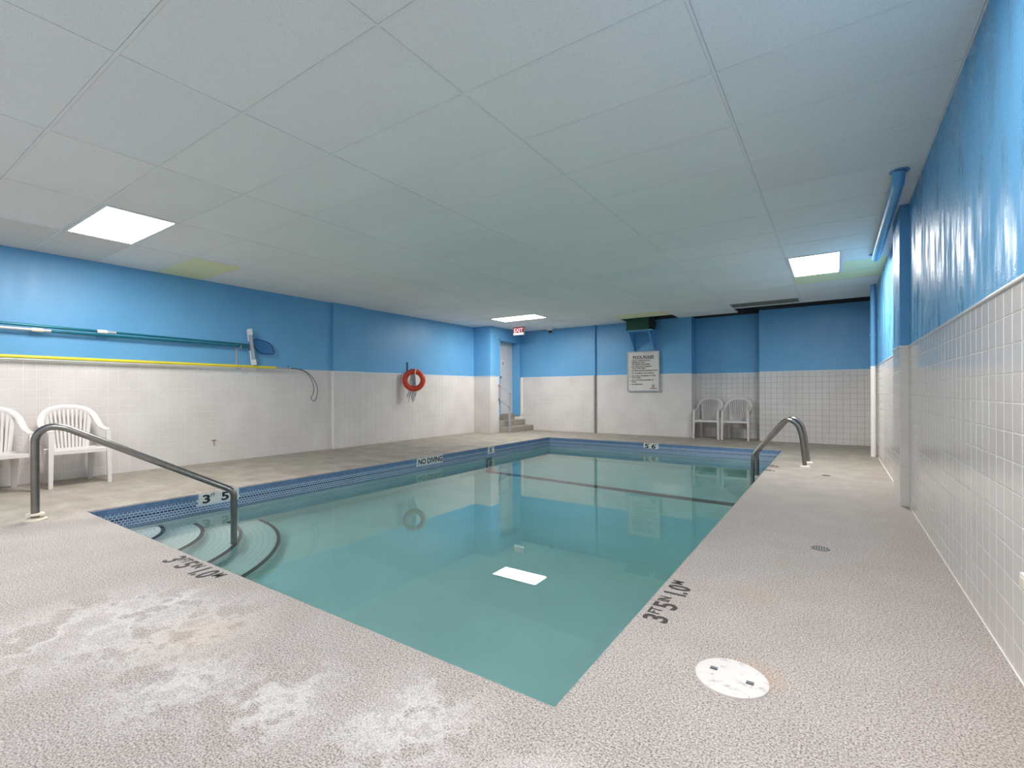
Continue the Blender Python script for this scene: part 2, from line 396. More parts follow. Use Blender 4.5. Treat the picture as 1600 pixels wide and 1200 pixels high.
# ---------------------------------------------------------------- pool basin
def fz(y):  # floor profile
    return np.interp(y, [PY0, 3.0, 7.25, PYF], [-1.24, -1.24, -1.72, -1.88])
def build_pool():
    m = MB(); ys = [PY0, 3.0, 7.25, PYF]
    for a, b in zip(ys[:-1], ys[1:]):
        m.add([(PXL, a, fz(a)), (PXR, a, fz(a)), (PXR, b, fz(b)), (PXL, b, fz(b))], [(0, 1, 2, 3)])
        m.add([(PXL, a, fz(a)), (PXL, b, fz(b)), (PXL, b, -0.04), (PXL, a, -0.04)], [(0, 1, 2, 3)])
        m.add([(PXR, a, fz(a)), (PXR, b, fz(b)), (PXR, b, -0.04), (PXR, a, -0.04)], [(3, 2, 1, 0)])
    for y in (PY0, PYF): m.add([(PXL, y, fz(y)), (PXR, y, fz(y)), (PXR, y, -0.04), (PXL, y, -0.04)], [(0, 1, 2, 3)])
    me = m.build('pool_basin', M_PLASTER); tag(me, 'pale plaster pool basin below the waterline', 'pool', kind='structure')
    # dark break line across the floor and up both side walls
    y0, y1 = 7.15, 7.34; e = 0.004; m = MB()
    m.add([(PXL + e, y0, fz(y0) + e), (PXR - e, y0, fz(y0) + e), (PXR - e, y1, fz(y1) + e), (PXL + e, y1, fz(y1) + e)], [(0, 1, 2, 3)])
    for x in (PXL + e, PXR - e): m.add([(x, y0, -1.71), (x, y1, -1.72), (x, y1, -0.31), (x, y0, -0.31)], [(0, 1, 2, 3)])
    m.build('break_line', M_NOSE, me)
    # corner steps: quarter rounds about the near-left corner
    for R, z in ((0.55, -0.42), (0.86, -0.63), (1.18, -0.84), (1.52, -1.05)):
        n = 28; A = [math.pi / 2 * i / n for i in range(n + 1)]; m = MB()
        top = [(PXL, PY0, z)] + [(PXL + R * math.cos(a), PY0 + R * math.sin(a), z) for a in A]
        bot = [(x, y, -1.25) for x, y, _ in top]
        m.add(top, [tuple(range(len(top)))], 0)
        k = len(top); m.add(top[1:] + bot[1:], [(i, i + 1, k - 1 + i + 1, k - 1 + i) for i in range(n)], 1)
        st = m.build('pool_step', [M_TREAD, M_PLASTER], me)
        w = 0.03; h = 0.006; m = MB()
        ring = lambda r, zz: [(PXL + r * math.cos(a), PY0 + r * math.sin(a), zz) for a in A]
        vs = ring(R - w, z + h) + ring(R + 0.004, z + h) + ring(R + 0.004, z - 0.02) + ring(R - w, z - .001); q = n + 1
        m.add(vs, [(c * q + i, c * q + i + 1, ((c + 1) % 4) * q + i + 1, ((c + 1) % 4) * q + i) for c in range(4) for i in range(n)])
        m.build('nosing_strip', M_NOSE, st)
    # mosaic band, four walls; rows from the deck edge down past the water
    pw, ph = 0.032, 0.025
    def band(name, length, tf, gaps):
        V = []; F = []; MI = []
        for r in range(12):
            zt = -0.014 - r * ph; off = (r % 2) * pw / 2
            for c in range(int(length / pw) + 1):
                u0 = c * pw - off; u1 = u0 + pw - 0.0055; u0, u1 = max(u0, 0.001), min(u1, length - 0.001)
                if u1 - u0 < 0.006: continue
                if any(a - 0.01 < (u0 + u1) / 2 < b + 0.01 and zt > zb for a, b, zb in gaps): continue
                k = len(V); z1 = zt - 0.002; z0 = zt - ph + 0.0035; d = 0.0045; i = 0.0012
                P = [(u0, z0, 0.002), (u1, z0, 0.002), (u1, z1, 0.002), (u0, z1, 0.002), (u0 + i, z0 + i, d), (u1 - i, z0 + i, d), (u1 - i, z1 - i, d), (u0 + i, z1 - i, d)]
                V += [tf(*p) for p in P]
                F += [tuple(k + a for a in f) for f in ((4, 5, 6, 7), (0, 1, 5, 4), (1, 2, 6, 5), (2, 3, 7, 6), (3, 0, 4, 7))]
                MI += [1 if r == 4 else 0] * 5  # one row coloured darker as a painted shadow line
        mesh = bpy.data.meshes.new(name); mesh.from_pydata(V, [], F); mesh.materials.append(M_MOS); mesh.materials.append(M_MOS_SHADE); mesh.polygons.foreach_set('material_index', MI); mesh.update()
        o = link(bpy.data.objects.new(name, mesh), me); tag(o, 'small blue mosaic tiles along the waterline', kind='stuff')
        for za, zb, mat in ((-0.0145, -0.066, M_MGRD), (-0.066, -0.316, M_MGR)):
            vs = [tf(u, z, dd) for u, z in ((0, za), (length, za), (length, zb), (0, zb)) for dd in (0.0018,)]
            raw('grout_bed', vs, [(0, 1, 2, 3)], mat, o)
    band('mosaic_band', PYF - PY0, lambda u, z, d: (PXL + d, PY0 + u, z), [(2.262 - PY0, 2.662 - PY0, -0.115), (5.36 - PY0, 5.95 - PY0, -0.115), (7.215 - PY0, 7.405 - PY0, -0.115)])
    band('mosaic_band', PXR - PXL, lambda u, z, d: (PXL + u, PYF - d, z), [(-3.22 - PXL, -2.93 - PXL, -0.112)])
    band('mosaic_band', PYF - PY0, lambda u, z, d: (PXR - d, PY0 + u, z), [])
    band('mosaic_band', PXR - PXL, lambda u, z, d: (PXL + u, PY0 + d, z), [])
    # depth and warning marker tiles
    def marker(a, b, far, words):
        zt, zb = -0.012, -0.122
        m = MB()
        if far: m.box(a, b, PYF - 0.007, PYF - 0.001, zb, zt)
        else: m.box(PXL + 0.001, PXL + 0.007, a, b, zb, zt)
        o = m.build('marker_tile', M_WHITE, me); tag(o, 'white tile with black lettering')
        for s, u, h, zz in words:
            loc = (a + u, PYF - 0.0078, zz) if far else (PXL + 0.0078, a + u, zz)
            text('marker_lettering', s, h * 1.40, M_BLACK, o, loc, (1, 0, 0) if far else (0, 1, 0), (0, 0, 1), sx=1.45 if len(s) == 1 else 0.9, bold=(0.0036 if len(s) == 1 else 0.0036) if h > .06 else 0.0008, thick=0.001)
    marker(2.262, 2.662, False, [('3', 0.03, 0.085, -0.112), ('FT', 0.112, 0.033, -0.055), ('5', 0.215, 0.085, -0.112), ('IN', 0.297, 0.033, -0.055)])
    marker(5.36, 5.95, False, [('NO', 0.025, 0.085, -0.109), ('DIVING', 0.225, 0.085, -0.109)])
    marker(7.215, 7.405, False, [('5', 0.03, 0.085, -0.112), ('FT', 0.112, 0.033, -0.055)])
    marker(-3.22, -2.93, True, [('5', 0.02, 0.085, -0.112), ('FT', 0.09, 0.03, -0.052), ('6', 0.155, 0.085, -0.112), ('IN', 0.228, 0.03, -0.052)])
    return me
pool = build_pool()
wp = raw('pool_water', [(PXL - .003, PY0 - .003, ZW), (PXR + .003, PY0 - .003, ZW), (PXR + .003, PYF + .003, ZW), (PXL - .003, PYF + .003, ZW)], [(0, 1, 2, 3)], M_WATER)
tag(wp, 'still blue-green water filling the pool', 'water', kind='stuff')

# ---------------------------------------------------------------- walls
ZT = 3.25
def wall(name, label, pieces, grout=M_GROUT, paint=M_BLUE):
    m = MB()
    for x0, x1, y0, y1, z0, z1, k in pieces: m.box(x0, x1, y0, y1, z0, z1, k)
    return tag(m.build(name, [grout, paint, M_PLENUM, M_GROUT_D]), label, 'wall', kind='structure')
def split(x0, x1, y0, y1): return [(x0, x1, y0, y1, -0.05, TZ, 0), (x0, x1, y0, y1, TZ, 2.695, 1), (x0, x1, y0, y1, 2.695, ZT, 2)]
XD, DL, DR, DT, DB = -7.13, 9.95, 10.92, 2.385, 0.45   # door wall plane, opening
wl = wall('wall_left', 'blue wall above white tiles behind two white chairs and the long poles',
    split(-8.0, WL, WN, 9.58) + split(-8.0, XD, 9.58, DL) + split(-8.0, XD, DR, WF) + [(-8.0, XD, DL, DR, DT, ZT, 1)])
tiling(wl, (WL, WN), math.pi / 2, 9.58 - WN, lambda p: 1.0 < p.y < 3.53)
tiling(wl, (WL, 9.58), 0, XD - WL - 0.0); tiling(wl, (XD, 9.58), math.pi / 2, DL - 9.58)
m = MB(); m.box(WL, WL + 0.045, 5.42, 6.08, 0, TZ, 0); m.box(WL, WL + 0.045, 5.42, 6.08, TZ, CZ + .1, 1)
pl = m.build('pilaster', [M_GROUT, M_BLUE], wl); tiling(pl, (WL + 0.045, 5.425), math.pi / 2, 0.65)
m = MB(); m.box(WL, WL + 0.053, 5.408, 5.42, 0, TZ); m.build('corner_trim', M_TRIM, pl)
wr = wall('wall_right', 'glossy blue wall above large white tiles beside the walkway', split(WR, 0.95, WN, WF), paint=M_BLUE_G)
tiling(wr, (WR, WF), -math.pi / 2, WF - WN, lambda p: 2.12 < p.y < 4.7)
m = MB(); m.box(0.478, WR, 5.47, 6.04, 0, TZ, 0); m.box(0.478, WR, 5.47, 6.04, TZ, CZ + .1, 1)
pr = m.build('pillar', [M_GROUT, M_BLUE_G], wr); tiling(pr, (0.478, 6.04), -math.pi / 2, 0.57); tiling(pr, (0.478, 5.47), 0, WR - 0.478)
NX0, NX1, NYB = -2.645, -1.30, 11.43                    # niche
wf = wall('wall_far', 'blue and white tiled end wall with a recessed niche for chairs',
    split(-8.0, NX0, WF, 11.8) + [(a, b_, c, d_, e_, f_, 3 if k == 0 else k) for a, b_, c, d_, e_, f_, k in split(NX1, 0.95, WF, 11.8) + split(NX0, NX1, NYB, 11.8)])
cnt = [0]
def far_single(p):
    ok = p.x > NX1 or (p.y > 11.2 and p.z < TP * 6)
    if ok: cnt[0] += 1
    return ok and cnt[0] <= 300
tiling(wf, (NX1, WF), 0, WR - NX1, far_single); tiling(wf, (NX0, NYB), 0, NX1 - NX0, far_single)
tiling(wf, (XD, WF), 0, NX0 - XD, None); tiling(wf, (NX0, WF), math.pi / 2, NYB - WF)
wn = wall('wall_near', 'plain tiled wall with blue paint behind the near deck', split(-8.0, 0.95, WN - 0.3, WN))
MB().box(WR - 0.006, WR, 1.2, 5.45, 0, 0.005).build('caulk_bead', M_TRIM, wr); MB().box(WR - 0.009, WR, 6.06, 9.2, 0, 0.008).build('caulk_bead', M_TRIM, wr)
# thin white bullnose along the top of the tiling
def trim(n, parent, x0, x1, y0, y1): return MB().box(x0, x1, y0, y1, TZ - 0.004, TZ + 0.007).build('bullnose_trim', M_TRIM, parent, bevel=0.002)
trim(1, wl, WL, WL + 0.009, WN, 5.42); trim(1, wl, WL, WL + 0.009, 6.08, 9.58); trim(1, wl, WL, XD + 0.009, 9.571, 9.58); trim(1, wl, XD, XD + .009, 9.58, DL)
trim(1, pl, WL + .045, WL + 0.054, 5.42, 6.08)
trim(2, wr, WR - 0.009, WR, WN, 5.47); trim(2, wr, WR - 0.009, WR, 6.04, WF); trim(2, pr, 0.469, 0.478, 5.47, 6.04); trim(2, pr, 0.469, WR, 5.461, 5.47)
trim(3, wf, XD, NX0, WF - 0.009, WF); trim(3, wf, NX1, WR, WF - 0.009, WF); trim(3, wf, NX0, NX1, NYB - .009, NYB)
m = MB(); m.box(XD, XD + 0.035, WF - 0.03, WF - 0.002, DB - 0.02, TZ); m.build('corner_trim', M_TRIM, wf)

# ---------------------------------------------------------------- ceiling
GX = [-7.655, -6.465, -5.275, -4.085, -2.895, -1.705, -0.515, WR]
GY = [0.85 + 0.6 * k for k in range(-4, 17)]; GY[0] = WN; GY = [WN] + [y for y in GY if y > WN + .2] + [WF - 0.01]
ce = MB().box(-8.0, 0.95, WN - .3, 11.8, ZT, ZT + 0.15).build('ceiling', M_PLENUM); tag(ce, 'suspended ceiling of large pale acoustic panels', 'ceiling', kind='structure')
def cell(x, y):
    i = max(k for k in range(len(GX) - 1) if GX[k] <= x + 1e-6); j = max(k for k in range(len(GY) - 1) if GY[k] <= y + 1e-6); return i, j
LIGHTS = [((-5.87, 1.75), 'X', 'square-edged ceiling light panel above the long poles and white chairs'),
          ((-0.2, 7.2), 'Y', 'ceiling light panel beside the blue overhead pipe'),
          ((-5.87, 8.95), 'X', 'ceiling light panel in front of the red exit sign'),
          ((-0.2, 1.1), 'Y', 'ceiling light panel over the walkway near the round white hatch'),
          ((-3.5, -0.5), 'X', 'ceiling light panel over the deck with the white lime bloom')]
VENTS = [((-1.1, 10.1), 'grey flat ceiling vent above the niche and ladder walkway'), ((-5.87, 0.55), 'grey ceiling vent beside the light panel above the poles')]
taken = {}
for (x, y), d, lb in LIGHTS:
    i, j = cell(x, y); taken[(i, j)] = 1
    if d == 'Y': taken[(i, j + 1)] = 2
vent_cells = [cell(*v[0]) for v in VENTS]
for c in vent_cells: taken[c] = 1
last = len(GY) - 2
gone = {(3, last), (5, last), (6, last)}
tan_ = {cell(-7, 1.75): M_PANEL_T, cell(-7, 1.1): M_PANEL_T, cell(-7, 2.9): M_PANEL_Y, cell(-7, 2.3): M_PANEL_B}
def panel(x0, x1, y0, y1, mat):
    g = 0.0098
    MB().box(x0 + g, x1 - g, y0 + g, y1 - g, CZ, CZ + 0.016).build('ceiling_panel', mat, ce, loc=None)
for i in range(len(GX) - 1):
    for j in range(len(GY) - 1):
        if (i, j) in gone: continue
        if (i, j) in taken:
            if i == 6:   # the half beside the lengthwise fitting
                panel(0.085, GX[7], GY[j], GY[j + 1], M_PANEL_Y if GY[j] > 5 and taken[(i, j)] == 2 else M_PANEL)
            continue
        mat = tan_.get((i, j)) or (M_PANEL_Y if i == 6 and j == cell(0, 8.3)[1] else M_PANEL_Y if (i, j) == (3, last - 1) else random.choice([M_PANEL, M_PANEL, M_PANEL_B]))
        panel(GX[i], GX[i + 1], GY[j], GY[j + 1], mat)
b = 0.008
for x in GX: MB().box(x - b, x + b, WN, GY[-2] if x > -1 else GY[-1], CZ - 0.0025, CZ + 0.03).build('grid_runner', M_BAR, ce)
for y in GY: MB().box(GX[0], GX[-1] if y < GY[-1] else GX[3], y - b, y + b, CZ - 0.0022, CZ + 0.03).build('grid_runner', M_BAR, ce)

for j0 in [j for (i, j), k in taken.items() if i == 6 and (i, j + 1) in taken and taken[(i, j + 1)] == 2]:
    MB().box(0.075, 0.097, GY[j0], GY[j0 + 2], CZ - 0.002, CZ + 0.03).build('grid_runner', M_BAR, ce)
def fixture(i, j, d, label, power=1.0):
    x0, x1 = GX[i], GX[i + 1]; y0, y1 = GY[j], GY[j + 1]
    if d == 'Y': x1 = 0.085; y1 = GY[j + 2]
    cx, cy = (x0 + x1) / 2, (y0 + y1) / 2; e = empty('ceiling_light', (cx, cy, CZ)); w, h = (x1 - x0) / 2 - 0.011, (y1 - y0) / 2 - 0.011
    tag(e, label, 'ceiling light', 'flush ceiling light panels')
    f = 0.028; m = MB()
    for a in ((-w, w, -h, -h + f), (-w, w, h - f, h), (-w, -w + f, -h + f, h - f), (w - f, w, -h + f, h - f)): m.box(*a, -0.006, 0.06)
    m.build('frame', M_WHITE, e)
    MB().box(-w + f, w - f, -h + f, h - f, 0.004, 0.01).build('diffuser', M_DIFF, e)
    L = bpy.data.lights.new('fluorescent_glow', 'AREA'); L.shape = 'RECTANGLE'; L.size = 2 * (w - f); L.size_y = 2 * (h - f); L.energy = LAMP_W * power; L.color = LAMP_COL
    lo = bpy.data.objects.new('fluorescent_glow', L); lo.location = (0, 0, 0.002); link(lo, e)
for (p, d, lb) in LIGHTS: fixture(*cell(*p), d, lb, 0.72 if p[1] < 1.5 else 1.0)   # the two unseen near fittings, inferred from the bright deck, are dimmer
for (p, lb), (i, j) in zip(VENTS, vent_cells):
    x0, x1, y0, y1 = GX[i] + .012, GX[i + 1] - .012, GY[j] + .012, GY[j + 1] - .012
    e = tag(empty('ceiling_vent', ((x0 + x1) / 2, (y0 + y1) / 2, CZ)), lb, 'vent'); w, h = (x1 - x0) / 2, (y1 - y0) / 2
    m = MB(); [m.box(*a, -0.004, 0.02) for a in ((-w, w, -h, -h + .02), (-w, w, h - .09, h), (-w, -w + .02, -h + .02, h - .09), (w - .02, w, -h + .02, h - .09))]
    m.build('frame', M_WHITE, e); MB().box(-w + .02, w - .02, -h + .02, h - .09, 0.03, 0.035).build('backing', M_DARKGREY, e)
    n = 16
    for k in range(n):
        yy = -h + 0.03 + k * (2 * h - 0.13) / (n - 1)
        MB().add([(-w + .02, yy - .012, .022), (w - .02, yy - .012, .022), (w - .02, yy + .012, .0), (-w + .02, yy + .012, .0), (-w + .02, yy - .012, .024), (w - .02, yy - .012, .024), (w - .02, yy + .012, .002), (-w + .02, yy + .012, .002)],
                 [(0, 1, 2, 3), (7, 6, 5, 4), (0, 4, 5, 1), (2, 6, 7, 3), (1, 5, 6, 2), (0, 3, 7, 4)]).build('slat', M_VENT, e)

# ---------------------------------------------------------------- door, entry steps, stair rail
d1 = MB().box(-7.405, -7.36, DL, DR, DB, DT).build('door_1', M_DOOR); tag(d1, 'tall pale grey panelled door at the top of the concrete steps', 'door', kind='structure')
for a, c in ((DL + 0.38, DL + 0.58), (DL + 0.66, DL + 0.86)):
    for z0, z1 in ((0.75, 1.25), (1.38, 2.25)): MB().box(-7.362, -7.354, a, c, z0, z1).build('door_panel', M_DOOR, d1, bevel=0.003)
m = MB(); m.box(-7.358, -7.353, DL + 0.42, DL + 0.56, 1.72, 1.88); m.build('paper_notice', M_WHITE, d1)
MB().box(-7.354, -7.352, DL + 0.46, DL + 0.52, 1.74, 1.84).build('notice_print', M_GP0, d1)
m = MB(); m.tube([(-7.36, DL + 0.30, 1.42), (-7.31, DL + 0.30, 1.42)], 0.014); m.tube([(-7.315, DL + 0.30, 1.42), (-7.285, DL + 0.30, 1.42)], 0.03); m.build('door_knob', M_DARKGREY, d1, smooth=True)
m = MB(); m.box(-7.40, XD + 0.012, DR - 0.03, DR, DB - 0.06, DT); m.box(-7.40, XD + 0.012, DL, DR, DT - 0.03, DT); m.box(-7.40, XD + 0.012, DL, DL + .03, DB, DT)
m.build('door_frame', M_BLUE, d1)
es = empty('concrete_steps', (-6.95, 10.5, 0)); tag(es, 'three grey concrete steps below the pale door', 'steps')
for nm, x0, x1, y0, y1, z0, z1 in (('step', -7.13, -6.77, 9.955, WF - .008, 0, 0.14), ('step', -7.32, -7.03, 9.96, WF - .13, 0.14, 0.29), ('landing', -7.6, -7.31, 9.955, 10.915, 0, 0.45), ('step_end', -7.122, -7.03, WF - .13, WF - 0.008, 0.14, 0.29)):
    MB().box(x0 + 6.95, x1 + 6.95, y0 - 10.5, y1 - 10.5, z0, z1).build(nm, M_CONC, es, bevel=0.006)
sr = empty('stair_handrail', (-6.79, 9.93, 0)); tag(sr, 'grey metal stair handrail beside the concrete steps', 'handrail')
M_GP = plain('pale_grey_metal', lin(176, 176, 180), 0.4, 0.4)
sq = [(-.02, -.02), (.02, -.02), (.02, .02), (-.02, .02)]
for nm, a, c in (('post', (0, 0, 0), (0, 0, 0.99)), ('post', (-.31, 0, .45), (-.31, 0, 1.2)), ('top_rail', (-.335, 0, 1.215), (.035, 0, .985)), ('lower_rail', (-.31, 0, .83), (0, 0, .64))):
    if nm == 'post' and a[2] > 0: a = (-.31, 0, .82)
    MB().sweep([a, c], sq, side=(0, 1, 0)).build(nm, M_GP, sr)
MB().box(-.34, -.30, -.02, .02, .80, .86).build('wall_bracket', M_GP, sr)

# ---------------------------------------------------------------- things on the far wall
e = empty('exit_sign', (-6.68, 10.2, CZ)); tag(e, 'red lit exit sign hanging from the ceiling near the door', 'sign')
MB().box(-.16, .16, -.03, .03, -.21, -.004).build('housing', M_GP, e, bevel=0.004)
rf = MB().box(-.15, .15, -.033, -.028, -.145, -.012).build('red_face', M_EXITR, e); MB().box(-.15, .15, -.033, -.028, -.2, -.15).build('white_strip', M_EXITW, e)
text('exit_lettering', 'EXIT', 0.135, M_EXIT, rf, (0, -.0345, -.128), (1, 0, 0), (0, 0, 1), 'CENTER', bold=0.003)
MB().box(-.06, .06, -.025, .025, -.006, 0.0).build('canopy', M_WHITE, e)
e = empty('security_camera', (-6.12, 10.82, CZ)); tag(e, 'small white dome security camera under the ceiling', 'camera')
MB().lathe([(0, -.07), (.07, -.07), (.07, -.0035), (0, -.0035)], seg=24).build('base', M_WHITE, e)
MB().lathe([(.055, -.07), (.052, -.095), (.034, -.12), (.0, -.13)], seg=24).build('dome', M_BLACK, e, smooth=True)
e = empty('pool_rules_sign', (-3.727, WF - .008, 1.04)); tag(e, 'off-white pool rules sign board hung below the blue bracket shelf', 'sign')
MB().box(-.38, .38, -.035, -.001, 0, .925).build('board', M_SIGN, e); bd = [c for c in e.children if c.name.startswith('board')][0]
m = MB()
for a in ((-.385, .385, -.045, -.02, -.006, .016), (-.385, .385, -.045, -.02, .91, .932), (-.385, -.362, -.045, -.02, .016, .91), (.362, .385, -.045, -.02, .016, .91)): m.box(*a)
m.build('frame', M_GP, e)
yt = -.0365
text('heading_word', 'POOL', 0.09, M_INK, bd, (-.25, yt, .765), (1, 0, 0), (0, 0, 1), bold=0.003); text('heading_word', 'RULES', 0.09, M_INK, bd, (.25, yt, .765), (1, 0, 0), (0, 0, 1), 'RIGHT', bold=0.003); MB().box(-.25, .25, yt - .001, yt + .001, .748, .753).build('underline', M_INK, bd)
rl = [('1', ['THIS IS A PRIVATE POOL', 'RESIDENTS ONLY', 'NO GUESTS ALLOWED'], .70), ('2', ['NO LIFEGUARD. SWIM AT', 'YOUR OWN RISK.'], .56), ('3', ['SHOWER BEFORE ENTERING POOL'], .465), ('4', ['NO RUNNING OR PUSHING.'], .405),
      ('5', ['NO FOOD OR DRINK AT THE', 'POOL AREA.'], .345), ('6', ['NO CUTOFFS ALLOWED IN', 'POOL.'], .245), ('7', ['NO SMOKING.'], .145)]
for n, ls, z in rl:
    text('rule_lettering', n, 0.04, M_INK, bd, (-.325, yt, z - .01), (1, 0, 0), (0, 0, 1), bold=0.0008)
    for k, s in enumerate(ls): text('rule_lettering', s, 0.042, M_INK, bd, (-.28, yt, z - k * .043), (1, 0, 0), (0, 0, 1), bold=0.0012, sx=1.0 if len(s) < 24 else .93)
MB().box(-.28, .16, yt - .001, yt + .001, .606, .609).build('underline', M_INK, bd)
m = MB(); m.tube([(.235 + .028 * math.cos(a), yt, .12 + .03 * math.sin(a)) for a in np.linspace(-1.2, 4.4, 18)], .006, 6); m.tube([(.235, yt, .12), (.25, yt, .095), (.235, yt, .078)], .006, 6); m.build('emblem', M_INKR, bd)
m = MB(); [m.box(x, x + w, yt - .001, yt + .001, .05, .068) for x, w in ((.155, .03), (.2, .05), (.256, .03), (.292, .035))]; m.build('emblem_bar', M_INKR, bd)

e = empty('wall_bracket_shelf', (-3.70, WF, 2.40)); tag(e, 'blue wooden bracket shelf fixed above the pool rules sign', 'shelf')
MB().box(-.335, .335, -.50, -.001, 0, .022).build('top_board', M_BLUE, e)
for x in (-.235, .235): MB().prism([(-.48, 0), (-.001, 0), (-.001, -.42), (-.05, -.42)], x - .012, x + .012, 'x').build('side_brace', M_BLUE, e)
MB().box(-.22, .22, -.02, -.001, -.42, 0).build('back_board', M_BLUE, e)
e = empty('air_duct', (-3.70, 10.78, 2.423)); tag(e, 'dark green metal air duct box standing on the blue shelf', 'duct')
MB().box(-.27, .25, -.22, .2, 0, .40).build('casing', M_GREEN, e, bevel=0.006)
m = MB(); m.box(-.285, .265, -.235, .215, .0, .018); m.build('flange', M_GREEN, e)
m = MB(); m.prism([(-.2, .03), (.1, .03), (.16, .2), (-.16, .25)], .25, .30, 'x'); m.build('side_collar', M_BLACK, e)

def pipe_thing(name, x, y, r, zsplit, top, label, low, joints):
    e = tag(empty(name, (x, y, 0)), label, 'pipe')
    MB().tube([(0, 0, 0), (0, 0, zsplit)], r, 16).build('lower_length', low, e, smooth=True); MB().tube([(0, 0, zsplit), (0, 0, top)], r, 16).build('upper_length', M_BLUE, e, smooth=True)
    for z in joints: MB().tube([(0, 0, z - .02), (0, 0, z + .02)], r * 1.25, 16).build('coupling', low if z < zsplit else M_BLUE, e, smooth=True)
    return e
M_PIPEG = plain('grey_pipe', lin(140, 138, 134), 0.5)
pipe_thing('wall_pipe', -4.955, WF - .035, .025, TZ + .01, CZ + .1, 'thin vertical pipe, grey below and blue above, between door and rules sign', M_PIPEG, (0.72, 1.0))
pipe_thing('drain_pipe', .492, 9.33, .036, TZ - .01, CZ + .1, 'vertical drain pipe in the room corner, white below and blue above', M_TRIM, (1.9,))
e = empty('overhead_pipe', (.40, 6.1, CZ)); tag(e, 'thick glossy blue pipe running below the ceiling beside the pillar', 'pipe')
pp = fillet([(0, -1.50, -.003), (0, -1.47, -.075), (0.01, 1.13, -.06), (0.01, 1.16, -.003)], (.04, .035))
MB().tube(pp, .04, 20).build('pipe_run', M_BLUE, e, smooth=True)
for y in (-1.49, 1.155): MB().lathe([(.042, .0), (.062, 0), (.062, -.004), (.042, -.006)], (0.005, y, -.004), 20).build('collar', M_BLUE, e, smooth=True)

# ---------------------------------------------------------------- rails
e = empty('pool_handrail', (-5.405, 1.044, 0)); tag(e, 'long curved steel handrail leading down the corner pool steps', 'handrail')
D = Vector((-4.678 + 5.405, 2.25 - 1.044, 0)).normalized()
q = lambda s, z: D * s + Vector((0, 0, z))
path = fillet([q(0, 0), q(0, .79), q(.20, .745), q(1.405, .115), q(1.405, -.835)], (.12, .14, .09), 9)
MB().tube(path, .028, 18).build('rail', M_STEEL, e, smooth=True)
MB().lathe([(.026, .0), (.075, .0), (.075, .012), (.05, .022), (.026, .024)], seg=28).build('escutcheon', M_IVORY, e, smooth=True)
MB().lathe([(.026, .045), (.06, .045), (.055, .058), (.026, .06)], seg=28).build('escutcheon', M_IVORY, e, smooth=True)
e = empty('pool_ladder', (-.345, 7.825, 0)); tag(e, 'steel pool ladder with two curved grab rails at the deep end', 'ladder')
for s, x in ((-.234, 0), (.234, .02)):
    P = [(x, s, 0), (x - .02, s, .25), (x - .05, s, .46), (x - .10, s, .575), (x - .185, s, .63), (x - .265, s, .592), (x - .40, s, .42), (x - .59, s, .17), (x - .632, s, .08), (x - .635, s, -.15), (x - .635, s, -1.15)]
    if x: P = [(a - (.02 if i > 6 else 0), b_, c) for i, (a, b_, c) in enumerate(P)]
    MB().tube(smooth_path(P, 5), .0265, 16).build('grab_rail', M_STEEL, e, smooth=True)
    MB().lathe([(.024, 0), (.062, 0), (.058, .014), (.024, .02)], (x, s, 0), 24).build('escutcheon', M_WHITE, e, smooth=True)
for z in (-.45, -.75, -1.05): MB().box(-.68, -.59, -.234, .234, z - .012, z + .012).build('tread', M_WHITE, e, bevel=0.004)

